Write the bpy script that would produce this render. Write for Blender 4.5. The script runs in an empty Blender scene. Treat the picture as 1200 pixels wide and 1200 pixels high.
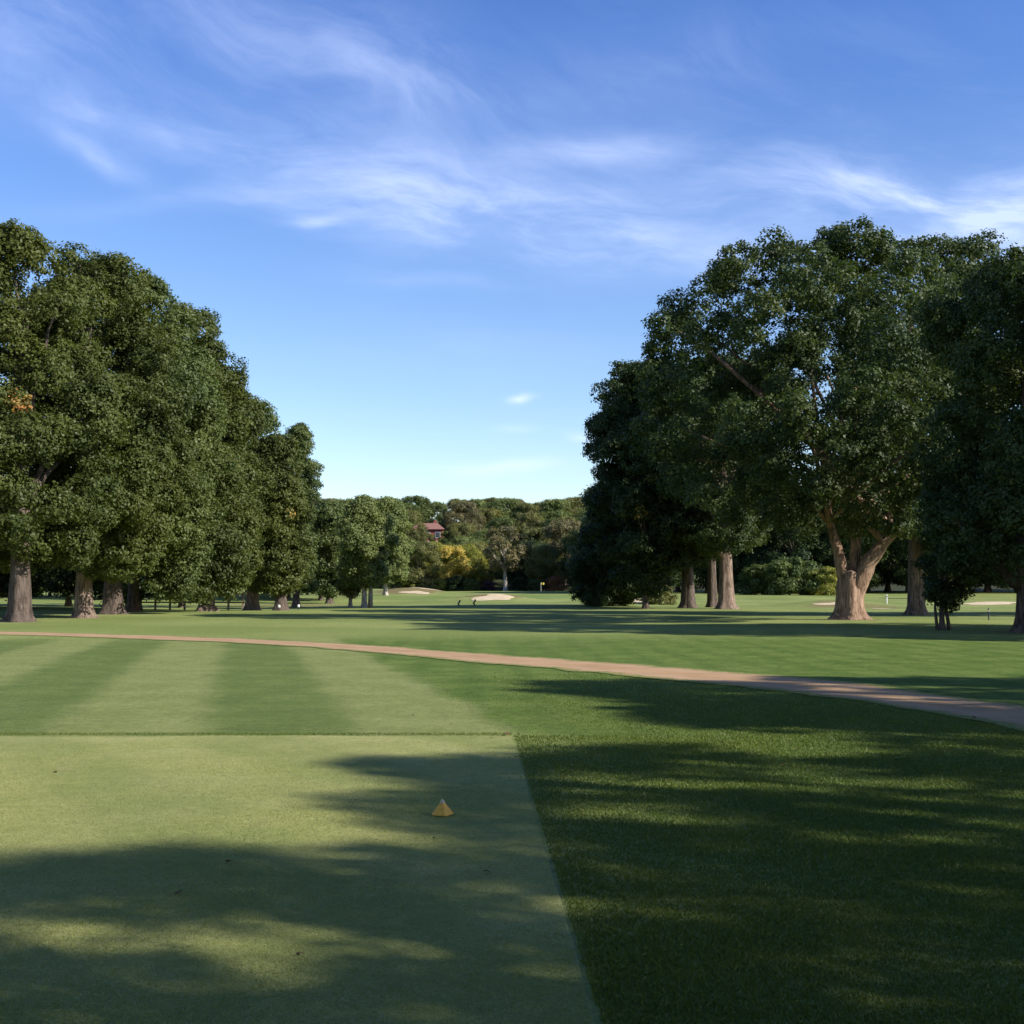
import bpy, math, random
import numpy as np
from mathutils import Vector, Matrix

random.seed(7); RS = np.random.RandomState(11)
scene = bpy.context.scene
COL = scene.collection
F = 1449.0; EYE = 1.6; TH = math.atan(90/F)
CT, ST = math.cos(TH), math.sin(TH)
SUN_EL, SUN_AZ = 30.0, 112.0       # azimuth clockwise from +Y (view direction)

def ray(px, py):
    u = (px-600)/F; v = (600-py)/F
    y = CT - v*ST
    return u/y, (ST + v*CT)/y
def at(px, py, d):                 # world point on that sight line at distance d
    u, v = ray(px, py); return np.array([u*d, d, EYE + v*d])
def gnd(px, py, z=0.0):            # hit with the level z
    u, v = ray(px, py); d = (z-EYE)/v; return u*d, d

# ------------------------------------------------------------------ terrain
def sstep(a, b, t):
    t = np.clip((t-a)/(b-a), 0, 1); return t*t*(3-2*t)
MOUNDS = [  # x, y, sx, sy, h
    (-14.5, 176, 5.5, 5, 0.9), (-21.0, 185, 6, 5, 0.7), (-2.0, 134, 5.0, 3.6, 0.85),
    (30.5, 118, 4.5, 3.5, .6), (12.0, 124, 6, 3.5, .55), (46, 120, 6, 3, .5), (-34, 150, 6, 4, .6)]
def H(x, y):
    x = np.asarray(x, float); y = np.asarray(y, float)
    h = 1.15*sstep(105, 215, y)
    hill = 13.5*sstep(228, 325, y + 0.05*np.abs(x)) 
    h = h + hill + 3.0*sstep(325, 600, y)
    h = h + sstep(60, 110, y)*(0.12*np.sin(x*0.11+1.0)*np.sin(y*0.07))
    h = h + sstep(16, 40, y)*(0.05*np.sin(x*0.21+.6)*np.sin(y*0.17+.4))
    # gentle ground rise on the right beyond the big oak
    for mx, my, sx, sy, mh in MOUNDS:
        h = h + mh*np.exp(-((x-mx)/sx)**2-((y-my)/sy)**2)
    return h
def hz(x, y): return float(H(x, y))

# ------------------------------------------------------------------ materials
def new_mat(name):
    m = bpy.data.materials.new(name); m.use_nodes = True
    nt = m.node_tree; nt.nodes.clear()
    out = nt.nodes.new('ShaderNodeOutputMaterial')
    return m, nt, out
class N:
    def __init__(s, nt): s.nt = nt
    def n(s, t, **kw):
        nd = s.nt.nodes.new(t)
        for k, v in kw.items():
            if k.startswith('i_'): s.set(nd.inputs[k[2:].replace('_', ' ')], v)
            else: setattr(nd, k, v)
        return nd
    def set(s, inp, v):
        if isinstance(v, bpy.types.NodeSocket): s.nt.links.new(v, inp)
        else: inp.default_value = v
    def math(s, op, a, b=None, c=None, clamp=False):
        nd = s.nt.nodes.new('ShaderNodeMath'); nd.operation = op; nd.use_clamp = clamp
        s.set(nd.inputs[0], a)
        if b is not None: s.set(nd.inputs[1], b)
        if c is not None: s.set(nd.inputs[2], c)
        return nd.outputs[0]
    def mix(s, f, a, b, bt='MIX'):
        nd = s.nt.nodes.new('ShaderNodeMix'); nd.data_type = 'RGBA'; nd.blend_type = bt
        s.set(nd.inputs[0], f); s.set(nd.inputs[6], col4(a)); s.set(nd.inputs[7], col4(b))
        return nd.outputs[2]
    def noise(s, vec, scale, detail=4, rough=.55, dist=0.0):
        nd = s.nt.nodes.new('ShaderNodeTexNoise')
        if vec is not None: s.set(nd.inputs['Vector'], vec)
        s.set(nd.inputs['Scale'], scale); s.set(nd.inputs['Detail'], detail)
        s.set(nd.inputs['Roughness'], rough); s.set(nd.inputs['Distortion'], dist)
        return nd.outputs[0]
    def rng(s, v, a, b, c=0.0, d=1.0, smooth=True):
        nd = s.nt.nodes.new('ShaderNodeMapRange')
        nd.interpolation_type = 'SMOOTHSTEP' if smooth else 'LINEAR'
        s.set(nd.inputs[0], v)
        for i, t in enumerate((a, b, c, d)): nd.inputs[i+1].default_value = t
        return nd.outputs[0]
    def comb(s, x, y, z=0.0):
        nd = s.nt.nodes.new('ShaderNodeCombineXYZ')
        s.set(nd.inputs[0], x); s.set(nd.inputs[1], y); s.set(nd.inputs[2], z)
        return nd.outputs[0]
    def sep(s, v):
        nd = s.nt.nodes.new('ShaderNodeSeparateXYZ'); s.set(nd.inputs[0], v)
        return nd.outputs[0], nd.outputs[1], nd.outputs[2]
def col4(c):
    if isinstance(c, (tuple, list)) and len(c) == 3: return (*c, 1.0)
    return c
def principled(g, out, color, rough=.8, spec=.3, bump=None, strength=.5, dist=.02):
    b = g.n('ShaderNodeBsdfPrincipled'); g.set(b.inputs['Base Color'], col4(color))
    g.set(b.inputs['Roughness'], rough); g.set(b.inputs['Specular IOR Level'], spec)
    if bump is not None:
        bp = g.n('ShaderNodeBump'); g.set(bp.inputs['Height'], bump)
        bp.inputs['Strength'].default_value = strength; bp.inputs['Distance'].default_value = dist
        g.nt.links.new(bp.outputs[0], b.inputs['Normal'])
    g.nt.links.new(b.outputs[0], out.inputs[0]); return b

def simple_mat(name, c1, c2=None, scale=8.0, rough=.8, spec=.3, bump=.3):
    m, nt, out = new_mat(name); g = N(nt)
    p = g.n('ShaderNodeNewGeometry').outputs['Position']
    n = g.noise(p, scale, 5)
    c = g.mix(g.rng(n, .3, .7), c1, c2 or tuple(v*.7 for v in c1))
    principled(g, out, c, rough, spec, n, bump, .02); return m

def grass_ground_mat():
    m, nt, out = new_mat('turf_grass'); g = N(nt)
    p = g.n('ShaderNodeNewGeometry').outputs['Position']
    x, y, z = g.sep(p)
    big = g.noise(p, .09, 5, .6); mid = g.noise(p, .9, 5, .65); fine = g.noise(p, 24, 4, .7)
    vf = g.noise(p, 90, 3, .7)
    # mowing stripes between the tee and the path
    q = g.math('ADD', x, g.math('MULTIPLY', y, .22))
    wob = g.math('MULTIPLY', g.math('SUBTRACT', g.noise(p, .5, 4), .5), .7)
    qq = g.math('ADD', q, wob)
    st = g.math('COSINE', g.math('MULTIPLY', g.math('SUBTRACT', qq, .5), 2*math.pi/3.6))
    st = g.rng(st, -.55, .55)
    near = g.math('MULTIPLY', g.rng(y, 13.2, 14.2), g.rng(y, 45, 36))
    left = g.rng(qq, 3.4, 2.9)
    base_l = g.mix(g.rng(mid, .3, .7), (0.178, 0.208, 0.062), (0.232, 0.256, 0.088))
    dark_s = g.mix(g.rng(mid, .3, .7), (.100, .140, .034), (.142, .182, .048))
    striped = g.mix(st, base_l, dark_s)
    rough = g.mix(g.rng(mid, .3, .7), (.075, .125, .020), (.135, .185, .040))
    eg = g.math('ADD', x, g.math('MULTIPLY', y, .0343))
    ml = g.math('SINE', g.math('ADD', g.math('MULTIPLY', eg, 6.2), g.math('MULTIPLY', g.noise(p, .6, 3), 3)))
    rough = g.mix(g.math('MULTIPLY', g.rng(ml, -.2, .9), .35), rough, (.055, .10, .016))
    rough = g.mix(g.math('MULTIPLY', g.rng(g.noise(p, 2.2, 5, .65), .5, .68), .4), rough, (.17, .20, .05))
    lawn = g.mix(left, rough, striped)
    # fairway beyond the path: paler, with faint long passes of the mower
    q2 = g.math('ADD', g.math('MULTIPLY', x, .35), g.math('MULTIPLY', y, .94))
    s2 = g.math('SINE', g.math('ADD', g.math('MULTIPLY', q2, .42), g.math('MULTIPLY', big, 6)))
    q3 = g.math('SINE', g.math('MULTIPLY', g.math('SUBTRACT', x, g.math('MULTIPLY', y, .12)), .62))
    fair_a = g.mix(g.rng(big, .3, .7), (0.200, 0.238, 0.070), (0.259, 0.289, 0.093))
    fair = g.mix(g.math('MULTIPLY', g.rng(s2, -.5, .5), .35), fair_a, (.14, .185, .042))
    fair = g.mix(g.math('MULTIPLY', g.rng(q3, -.3, .3), .22), fair, (.135, .18, .040))
    c = g.mix(near, fair, lawn)
    # rough patches
    c = g.mix(g.math('MULTIPLY', g.rng(g.noise(p, .22, 6, .65), .55, .72), .35), c, (.17, .19, .075))
    # right side belongs to the rough until the path
    rr = g.math('MULTIPLY', g.rng(q, 3.2, 4.2), g.rng(y, 28, 20))
    c = g.mix(rr, c, rough)
    def patch(px_, py_, sx_, sy_, k_):
        a_ = g.math('DIVIDE', g.math('SUBTRACT', x, px_), sx_); b_ = g.math('DIVIDE', g.math('SUBTRACT', y, py_), sy_)
        e_ = g.math('EXPONENT', g.math('MULTIPLY', g.math('ADD', g.math('MULTIPLY', a_, a_), g.math('MULTIPLY', b_, b_)), -1.0))
        return g.math('MULTIPLY', g.rng(g.math('ADD', e_, g.math('MULTIPLY', g.math('SUBTRACT', mid, .5), .8)), .35, .6), k_)
    for q_ in ((-14.6, 174, 5.5, 6, .75), (-2.0, 134.5, 4.6, 3.2, .85), (-22, 120, 8, 7, .4), (31, 112, 5, 6, .5)):
        c = g.mix(patch(*q_), c, (.19, .125, .065))
    c = g.mix(patch(-8, 152, 14, 10, .45), c, (.10, .17, .035))
    c = g.mix(patch(6, 165, 12, 14, .5), c, (.11, .19, .045))
    for (px_, py_, rr_) in ((17.2, 63, 1.9), (-24.7, 62, 1.6), (-23.9, 69, 1.4), (16.6, 96, 1.7), (-24.5, 76, 1.5), (19.5, 47, 1.4)):
        c = g.mix(patch(px_, py_, rr_, rr_*1.2, .6), c, (.20, .15, .08))
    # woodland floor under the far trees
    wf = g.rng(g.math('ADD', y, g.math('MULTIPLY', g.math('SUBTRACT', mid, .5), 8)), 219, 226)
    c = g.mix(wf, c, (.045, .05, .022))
    sm_ = g.noise(p, 6.5, 4, .7)
    v = g.math('ADD', g.math('ADD', g.math('MULTIPLY', fine, .5), g.math('MULTIPLY', vf, .3)), g.math('MULTIPLY', sm_, .4))
    vn = g.math('SUBTRACT', v, .6)
    hsv = g.n('ShaderNodeHueSaturation'); g.set(hsv.inputs['Color'], c)
    g.set(hsv.inputs['Value'], g.rng(vn, -.16, .16, .55, 1.45, False))
    principled(g, out, hsv.outputs[0], .9, .12, v, .9, .03)
    return m
def tee_mat():
    m, nt, out = new_mat('tee_turf'); g = N(nt)
    p = g.n('ShaderNodeNewGeometry').outputs['Position']
    x, y, z = g.sep(p)
    mid = g.noise(p, 1.3, 5, .6); fine = g.noise(p, 45, 5, .75); vf = g.noise(p, 160, 2, .7)
    q = g.math('ADD', x, g.math('MULTIPLY', y, .62))
    q = g.math('ADD', q, g.math('MULTIPLY', g.math('SUBTRACT', g.noise(p, .45, 3), .5), 1.2))
    st = g.rng(g.math('SINE', g.math('MULTIPLY', q, 2*math.pi/2.4)), -.6, .6)
    a = g.mix(g.rng(mid, .3, .7), (0.260, 0.276, 0.091), (0.324, 0.320, 0.122))
    b = g.mix(g.rng(mid, .3, .7), (0.216, 0.244, 0.076), (0.268, 0.280, 0.099))
    c = g.mix(st, a, b)
    worn = g.math('MULTIPLY', g.rng(g.noise(p, 2.6, 6, .7, .5), .58, .75), .5)
    c = g.mix(worn, c, (.35, .31, .15))
    sm_ = g.noise(p, 8.0, 5, .7)
    v = g.math('ADD', g.math('ADD', g.math('MULTIPLY', fine, .5), g.math('MULTIPLY', vf, .35)), g.math('MULTIPLY', sm_, .3))
    vn = g.math('SUBTRACT', v, .575)
    hsv = g.n('ShaderNodeHueSaturation'); g.set(hsv.inputs['Color'], c)
    g.set(hsv.inputs['Value'], g.rng(vn, -.16, .16, .62, 1.38, False))
    principled(g, out, hsv.outputs[0], .9, .1, v, .8, .012)
    return m
def path_mat():
    m, nt, out = new_mat('path_gravel'); g = N(nt)
    p = g.n('ShaderNodeNewGeometry').outputs['Position']
    n1 = g.noise(p, .8, 6, .65); n2 = g.noise(p, 14, 5, .7); n3 = g.noise(p, 90, 3, .7)
    c = g.mix(g.rng(n1, .3, .7), (.37, .225, .115), (.47, .30, .165))
    c = g.mix(g.math('MULTIPLY', g.rng(n2, .5, .7), .5), c, (.30, .22, .16))
    c = g.mix(g.math('MULTIPLY', g.rng(n3, .55, .75), .4), c, (.6, .46, .34))
    ed = g.n('ShaderNodeAttribute', attribute_name='tint').outputs['Fac']
    e2 = g.math('ADD', ed, g.math('MULTIPLY', g.math('SUBTRACT', g.noise(p, 5, 5, .7), .5), 1.3))
    c = g.mix(g.rng(e2, .62, .95), c, g.mix(g.rng(n2, .4, .6), (.13, .175, .04), (.20, .22, .07)))
    trk = g.math('MULTIPLY', g.rng(g.math('ABSOLUTE', g.math('SUBTRACT', ed, .5)), .22, .05), .25)
    c = g.mix(trk, c, (.50, .36, .26))
    principled(g, out, c, .95, .1, n3, .5, .01); return m
def sand_mat():
    m, nt, out = new_mat('bunker_sand'); g = N(nt)
    p = g.n('ShaderNodeNewGeometry').outputs['Position']
    n1 = g.noise(p, 1.5, 6, .65)
    c = g.mix(g.rng(n1, .3, .7), (.50, .39, .25), (.62, .50, .34))
    principled(g, out, c, .95, .1, g.noise(p, 20, 4), .5, .02); return m
def bark_mat(name, c1, c2, sc=1.0):
    m, nt, out = new_mat(name); g = N(nt)
    p = g.n('ShaderNodeTexCoord').outputs['Object']
    x, y, z = g.sep(p)
    vec = g.comb(x, y, g.math('MULTIPLY', z, .16))
    n = g.noise(vec, 9*sc, 6, .7, .6); n2 = g.noise(p, 1.2, 5, .6)
    c = g.mix(g.rng(n, .38, .62), tuple(v*.4 for v in c1), c2)
    c = g.mix(g.rng(n2, .35, .7, 0, .7), c, c1)
    principled(g, out, c, .9, .15, n, 1.0, .06); return m
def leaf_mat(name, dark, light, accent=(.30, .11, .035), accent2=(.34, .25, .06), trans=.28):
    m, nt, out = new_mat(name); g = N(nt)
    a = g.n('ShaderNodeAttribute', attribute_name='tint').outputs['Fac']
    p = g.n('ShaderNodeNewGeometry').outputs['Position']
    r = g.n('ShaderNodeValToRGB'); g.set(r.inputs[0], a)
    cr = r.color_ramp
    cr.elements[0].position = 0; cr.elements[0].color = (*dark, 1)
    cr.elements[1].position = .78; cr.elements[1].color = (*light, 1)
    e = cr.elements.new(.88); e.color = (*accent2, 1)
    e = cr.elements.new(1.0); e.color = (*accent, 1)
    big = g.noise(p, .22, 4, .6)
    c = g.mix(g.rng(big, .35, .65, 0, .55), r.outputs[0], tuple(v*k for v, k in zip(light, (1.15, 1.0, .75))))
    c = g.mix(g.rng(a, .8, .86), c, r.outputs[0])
    b = g.n('ShaderNodeBsdfPrincipled'); g.set(b.inputs['Base Color'], c)
    b.inputs['Roughness'].default_value = .52; b.inputs['Specular IOR Level'].default_value = .22
    t = g.n('ShaderNodeBsdfTranslucent')
    g.set(t.inputs[0], g.mix(1.0, c, (1.35, 1.5, .5), 'MULTIPLY'))
    mx = g.n('ShaderNodeMixShader'); mx.inputs[0].default_value = trans
    nt.links.new(b.outputs[0], mx.inputs[1]); nt.links.new(t.outputs[0], mx.inputs[2])
    nt.links.new(mx.outputs[0], out.inputs[0]); return m

M = dict(
    ground=grass_ground_mat(), tee=tee_mat(), path=path_mat(), sand=sand_mat(),
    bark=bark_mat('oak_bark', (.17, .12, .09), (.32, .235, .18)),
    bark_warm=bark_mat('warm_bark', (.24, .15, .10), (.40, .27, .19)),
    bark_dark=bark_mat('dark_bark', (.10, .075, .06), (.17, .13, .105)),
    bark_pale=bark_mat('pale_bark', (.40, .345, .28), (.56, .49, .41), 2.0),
    pin=leaf_mat('pin_oak_leaves', (.036, .054, .015), (.092, .114, .030)),
    oak=leaf_mat('oak_leaves', (.030, .050, .020), (.072, .102, .034)),
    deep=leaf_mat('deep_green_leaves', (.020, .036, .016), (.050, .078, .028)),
    mid=leaf_mat('mid_green_leaves', (.052, .075, .025), (.112, .148, .047)),
    fargreen=leaf_mat('fresh_green_leaves', (.095, .125, .042), (.18, .22, .08)),
    olive=leaf_mat('olive_leaves', (.095, .105, .038), (.185, .19, .07)),
    lime=leaf_mat('yellow_green_leaves', (.12, .14, .03), (.26, .27, .06)),
    yellow=leaf_mat('yellow_leaves', (.34, .28, .05), (.64, .50, .14)),
    brown=leaf_mat('grey_brown_leaves', (.095, .088, .045), (.18, .165, .09)),
    rust=leaf_mat('rusty_leaves', (.16, .075, .04), (.28, .14, .07)),
    purple=leaf_mat('purple_leaves', (.045, .028, .05), (.10, .06, .09)),
    tee_blade=leaf_mat('tee_blades', (.12, .16, .05), (.32, .35, .135), accent2=(.42, .38, .16), accent=(.45, .36, .18), trans=.25),
    blade=leaf_mat('grass_blades', (.058, .094, .020), (.132, .172, .040), accent2=(.30, .27, .10), accent=(.38, .30, .14), trans=.3),
    yellow_paint=simple_mat('yellow_paint', (.68, .40, .06), (.52, .30, .05), 40, .5, .4, .1),
    pale_tip=simple_mat('worn_tip', (.55, .50, .40), (.45, .4, .3), 60, .6, .3, .1),
    wood=simple_mat('weathered_wood', (.30, .25, .19), (.2, .16, .12), 12, .85, .2, .4),
    white=simple_mat('white_paint', (.78, .77, .73), (.68, .67, .63), 10, .5, .4, .1),
    brick=simple_mat('red_brick', (.33, .10, .075), (.24, .075, .06), 6, .9, .1, .3),
    roof=simple_mat('reddish_roof', (.30, .15, .12), (.22, .11, .09), 5, .85, .2, .3),
    stone=simple_mat('pale_stone', (.5, .42, .33), (.4, .33, .26), 4, .9, .1, .3),
    glass=simple_mat('dark_glass', (.03, .035, .045), (.02, .02, .03), 3, .1, .6, 0),
    dark=simple_mat('dark_plastic', (.02, .022, .03), (.03, .03, .035), 20, .5, .4, .1),
    dead_leaf=simple_mat('dry_leaf', (.12, .075, .035), (.07, .04, .02), 60, .8, .2, .3),
    flag=simple_mat('flag_cloth', (.6, .5, .1), (.5, .4, .08), 10, .8, .1, .1),
)

# ------------------------------------------------------------------ mesh helpers
def np_mesh(name, V, Fs, nper, smooth=False, tint=None):
    me = bpy.data.meshes.new(name)
    V = np.asarray(V, np.float32).reshape(-1, 3); Fs = np.asarray(Fs, np.int32).ravel()
    nf = len(Fs)//nper
    me.vertices.add(len(V)); me.vertices.foreach_set('co', V.ravel())
    me.loops.add(len(Fs)); me.loops.foreach_set('vertex_index', Fs)
    me.polygons.add(nf)
    me.polygons.foreach_set('loop_start', np.arange(nf, dtype=np.int32)*nper)
    if smooth: me.polygons.foreach_set('use_smooth', np.ones(nf, bool))
    me.update(calc_edges=True)
    if tint is not None:
        at_ = me.attributes.new('tint', 'FLOAT', 'FACE'); at_.data.foreach_set('value', np.asarray(tint, np.float32))
    return me
def link(name, me, mat=None, parent=None, loc=None):
    o = bpy.data.objects.new(name, me); COL.objects.link(o)
    if mat is not None and me is not None and not me.materials: me.materials.append(mat)
    if parent is not None: o.parent = parent
    if loc is not None: o.location = loc
    return o
def tag(o, label=None, cat=None, group=None, kind=None):
    if label: o['label'] = label
    if cat: o['category'] = cat
    if group: o['group'] = group
    if kind: o['kind'] = kind
    return o
def thing(name, loc, label, cat, group=None):
    return tag(link(name, None, loc=loc), label, cat, group)

class MB:
    def __init__(s): s.v = []; s.f = []
    def add(s, vs, fs):
        b = len(s.v); s.v += [tuple(v) for v in vs]; s.f += [tuple(i+b for i in f) for f in fs]
    def box(s, c, size, rz=0.0):
        hx, hy, hzz = (k/2 for k in size); cr, sr = math.cos(rz), math.sin(rz)
        vs = []
        for dz in (-hzz, hzz):
            for dx, dy in ((-hx, -hy), (hx, -hy), (hx, hy), (-hx, hy)):
                vs.append((c[0]+dx*cr-dy*sr, c[1]+dx*sr+dy*cr, c[2]+dz))
        s.add(vs, [(0, 3, 2, 1), (4, 5, 6, 7), (0, 1, 5, 4), (1, 2, 6, 5), (2, 3, 7, 6), (3, 0, 4, 7)])
    def tube(s, pts, rad, seg=10, ridge=0.0, seed=0, cap=True):
        rs = np.random.RandomState(seed); pts = [Vector(p) for p in pts]
        ph = rs.rand(4)*6.28; rings = []
        ref = Vector((1, 0, 0))
        for i, p in enumerate(pts):
            t = (pts[min(i+1, len(pts)-1)]-pts[max(i-1, 0)]).normalized()
            a = ref - t*ref.dot(t)
            if a.length < 1e-3: a = Vector((0, 1, 0)) - t*t.y
            a.normalize(); b = t.cross(a); ref = a
            ring = []
            for k in range(seg):
                an = 2*math.pi*k/seg
                r = rad[i]*(1+ridge*(1+1.6*math.exp(-max(p.z, 0)/.5))*(.5*math.sin(5*an+ph[0])+.35*math.sin(3*an+ph[1]+i*.3)+.3*math.sin(9*an+ph[2])))
                ring.append(p+a*(math.cos(an)*r)+b*(math.sin(an)*r))
            rings.append(ring)
        vs = [v for r in rings for v in r]; fs = []
        for i in range(len(pts)-1):
            for k in range(seg):
                k2 = (k+1) % seg
                fs.append((i*seg+k, i*seg+k2, (i+1)*seg+k2, (i+1)*seg+k))
        if cap:
            fs.append(tuple((len(pts)-1)*seg+k for k in range(seg)))
            fs.append(tuple(reversed(range(seg))))
        s.add(vs, fs)
    def mesh(s, name, smooth=False):
        me = bpy.data.meshes.new(name); me.from_pydata(s.v, [], s.f); me.update()
        if smooth: me.polygons.foreach_set('use_smooth', [True]*len(me.polygons))
        return me
    def build(s, name, mat, parent=None, smooth=False, loc=None):
        return link(name, s.mesh(name, smooth), mat, parent, loc)

# ------------------------------------------------------------------ ground sheets
def axis(*segs):
    out = []
    for a, b, st in segs:
        out += list(np.arange(a, b, st))
    out.append(segs[-1][1]); return np.array(out, float)
gx = axis((-1500, -300, 200), (-300, -110, 12), (-110, 110, 1.2), (110, 300, 12), (300, 1500, 200))
gy = axis((-600, -60, 60), (-60, 0, 5), (0, 240, 1.0), (240, 420, 5), (420, 3000, 215))
X, Y = np.meshgrid(gx, gy); Z = H(X, Y)
nx, ny = len(gx), len(gy)
idx = np.arange(nx*ny).reshape(ny, nx)
fq = np.stack([idx[:-1, :-1], idx[:-1, 1:], idx[1:, 1:], idx[1:, :-1]], -1).reshape(-1)
g_ob = link('ground', np_mesh('ground', np.stack([X, Y, Z], -1), fq, 4, True), M['ground'])
tag(g_ob, kind='structure')

# tee box: closely mown pad with a slightly soft edge
def tee_edge(y): return .31-.0343*(y-4.55)
tx = np.linspace(0, 1, 90); ty = np.linspace(-4, 13.6, 120)
V = []
for y in ty:
    xr = float(tee_edge(y)) + .006*math.sin(y*1.3)+.003*math.sin(y*7)
    for t in tx:
        xx = -16 + (xr+16)*t
        yy = y + (0.035*math.sin(xx*1.7)+.02*math.sin(xx*5.3) + .012*xx if y > 13.4 else 0)
        V.append((xx, yy, .004))
idt = np.arange(len(V)).reshape(len(ty), len(tx))
fq = np.stack([idt[:-1, :-1], idt[:-1, 1:], idt[1:, 1:], idt[1:, :-1]], -1).reshape(-1)
tag(link('tee_box', np_mesh('tee_box', V, fq, 4), M['tee']), kind='structure')

# cart path traced as two edges on the ground
up = [(0, 740), (120, 742), (250, 745), (350, 750.5), (450, 757.5), (560, 765.5), (600, 768), (773, 780), (880, 788), (1000, 799), (1200, 828)]
lo = [(0, 743.5), (120, 746.5), (250, 751), (350, 758), (450, 766.5), (560, 776.5), (600, 779.5), (773, 796), (880, 806.5), (1000, 820), (1200, 856)]
A = [gnd(*p) for p in up]; B = [gnd(*p) for p in lo]
A = [(-75, 52), (-40, 48.3)] + A + [(8.4, 13), (8.6, 6), (7.5, -6), (5, -20)]
B = [(-75, 49.6), (-40, 46.0)] + B + [(6.0, 10), (6.0, 5), (5.0, -6), (2.5, -20)]
def resample(P, n):
    P = np.array(P, float); 
    for _ in range(3):            # corner cutting
        Q = [P[0]]
        for a, b in zip(P[:-1], P[1:]): Q += [a*.75+b*.25, a*.25+b*.75]
        Q.append(P[-1]); P = np.array(Q)
    s = np.r_[0, np.cumsum(np.linalg.norm(np.diff(P, axis=0), axis=1))]
    t = np.linspace(0, s[-1], n)
    return np.stack([np.interp(t, s, P[:, 0]), np.interp(t, s, P[:, 1])], -1)
nA = 420; A = resample(A, nA); B = resample(B, nA)
jit = np.convolve(RS.randn(nA+8), np.ones(3)/3, 'same')[:nA]*.14
jit2 = np.convolve(RS.randn(nA+8), np.ones(3)/3, 'same')[:nA]*.12
V = []
for i in range(nA):
    for k in range(13):
        t = k/12; e = (jit[i]*(1-t)+jit2[i]*t)
        p = A[i]*(1-t)+B[i]*t + np.array([e*.6, e])
        V.append((p[0], p[1], hz(*p)+.012))
idt = np.arange(len(V)).reshape(nA, 13)
fq = np.stack([idt[:-1, :-1], idt[:-1, 1:], idt[1:, 1:], idt[1:, :-1]], -1).reshape(-1)
pm = np_mesh('path', V, fq, 4)
pa = pm.attributes.new('tint', 'FLOAT', 'POINT')
pa.data.foreach_set('value', np.tile(np.abs(np.linspace(-1, 1, 13)), nA).astype(np.float32))
tag(link('path', pm, M['path']), kind='structure')

# sand bunkers lying on the near face of their mounds
def bunker(cx, cy, rx, ry, seed, label):
    rs = np.random.RandomState(seed); ph = rs.rand(4)*6.28
    n = 40; V = [(cx, cy, hz(cx, cy)+.05)]; Fq = []
    for r_i, fr in enumerate((.35, .7, 1.0)):
        for k in range(n):
            a = 2*math.pi*k/n
            w = 1+.22*math.sin(2*a+ph[0])+.16*math.sin(3*a+ph[1])+.1*math.sin(5*a+ph[2])
            x = cx+rx*fr*w*math.cos(a); y = cy+ry*fr*w*math.sin(a)
            V.append((x, y, hz(x, y)+(.05 if fr < 1 else .03)))
    me = bpy.data.meshes.new('bunker')
    for k in range(n):
        k2 = (k+1) % n
        Fq.append((0, 1+k, 1+k2))
        for r_i in range(2):
            b = 1+r_i*n; Fq.append((b+k, b+n+k, b+n+k2, b+k2))
    me.from_pydata(V, [], Fq); me.update()
    return tag(link('sand_bunker', me, M['sand']), label, 'bunker', 'sand bunkers')
bunker(-13.2, 170.5, 1.9, 1.6, 1, 'long pale sand bunker on the fairway mound, nearer one left of the middle')
bunker(-12.3, 175.5, 2.1, .9, 2, 'small upper sand bunker just behind the long pale one left of the middle')
bunker(-16.6, 178, 1.5, .8, 3, 'sand bunker beside the thin lone trunk, farthest left of the three on the mound')
bunker(-1.9, 131.4, 2.2, 1.8, 4, 'wide sandy bunker under a brown lip, in the middle of the fairway')
bunker(29.8, 114.8, 1.5, 1.0, 5, 'thin bright sand bunker between the big forked oak and the straight trunk')
bunker(25.8+5.4, 105.0, 1.0, .8, 6, 'small sand bunker at the foot of the straight trunk right of the forked oak')
bunker(11.2, 121.0, 3.4, 1.6, 7, 'sand bunker half hidden under the low dark branches right of the fairway')
bunker(45.3, 117.4, 3.2, .9, 8, 'long thin yellowish bunker near the right edge behind the practice green')
bunker(-33, 147, 2.4, 1.3, 9, 'pale bunker under the trees left of the thin trunks')

# ------------------------------------------------------------------ trees
LEAF_N, LEAF_S = 1.75, .68
def leaves(C, out, per, rc, L, tint_c, rs, aspect=.62, lo_t=.0, hi_t=.78):
    per = int(per*LEAF_N); L = L*LEAF_S
    n = len(C)*per
    c = np.repeat(C, per, 0); o = np.repeat(out, per, 0)
    d = rs.randn(n, 3); d /= np.linalg.norm(d, axis=1, keepdims=True)+1e-9
    p = c + d*(rs.rand(n, 1)**.5)*rc*np.array([1, 1, .75])
    nr = o*.55 + d*.45 + np.array([0, 0, .3]) + rs.randn(n, 3)*.45
    nr /= np.linalg.norm(nr, axis=1, keepdims=True)
    t = rs.randn(n, 3); t -= nr*np.sum(t*nr, 1, keepdims=True); t /= np.linalg.norm(t, axis=1, keepdims=True)
    b = np.cross(nr, t)
    s = L*(.6+.8*rs.rand(n, 1))
    V = np.stack([p-t*s*.5, p+b*s*.5*aspect-t*s*.05, p+t*s*.5+nr*s*.12, p-b*s*.5*aspect-t*s*.05], 1)
    tt = np.repeat(tint_c, per)
    tn = np.where(tt > .8, tt+rs.uniform(-.05, .05, n), np.clip(tt + rs.uniform(-.22, .22, n), lo_t, hi_t))
    return V, tn
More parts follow.
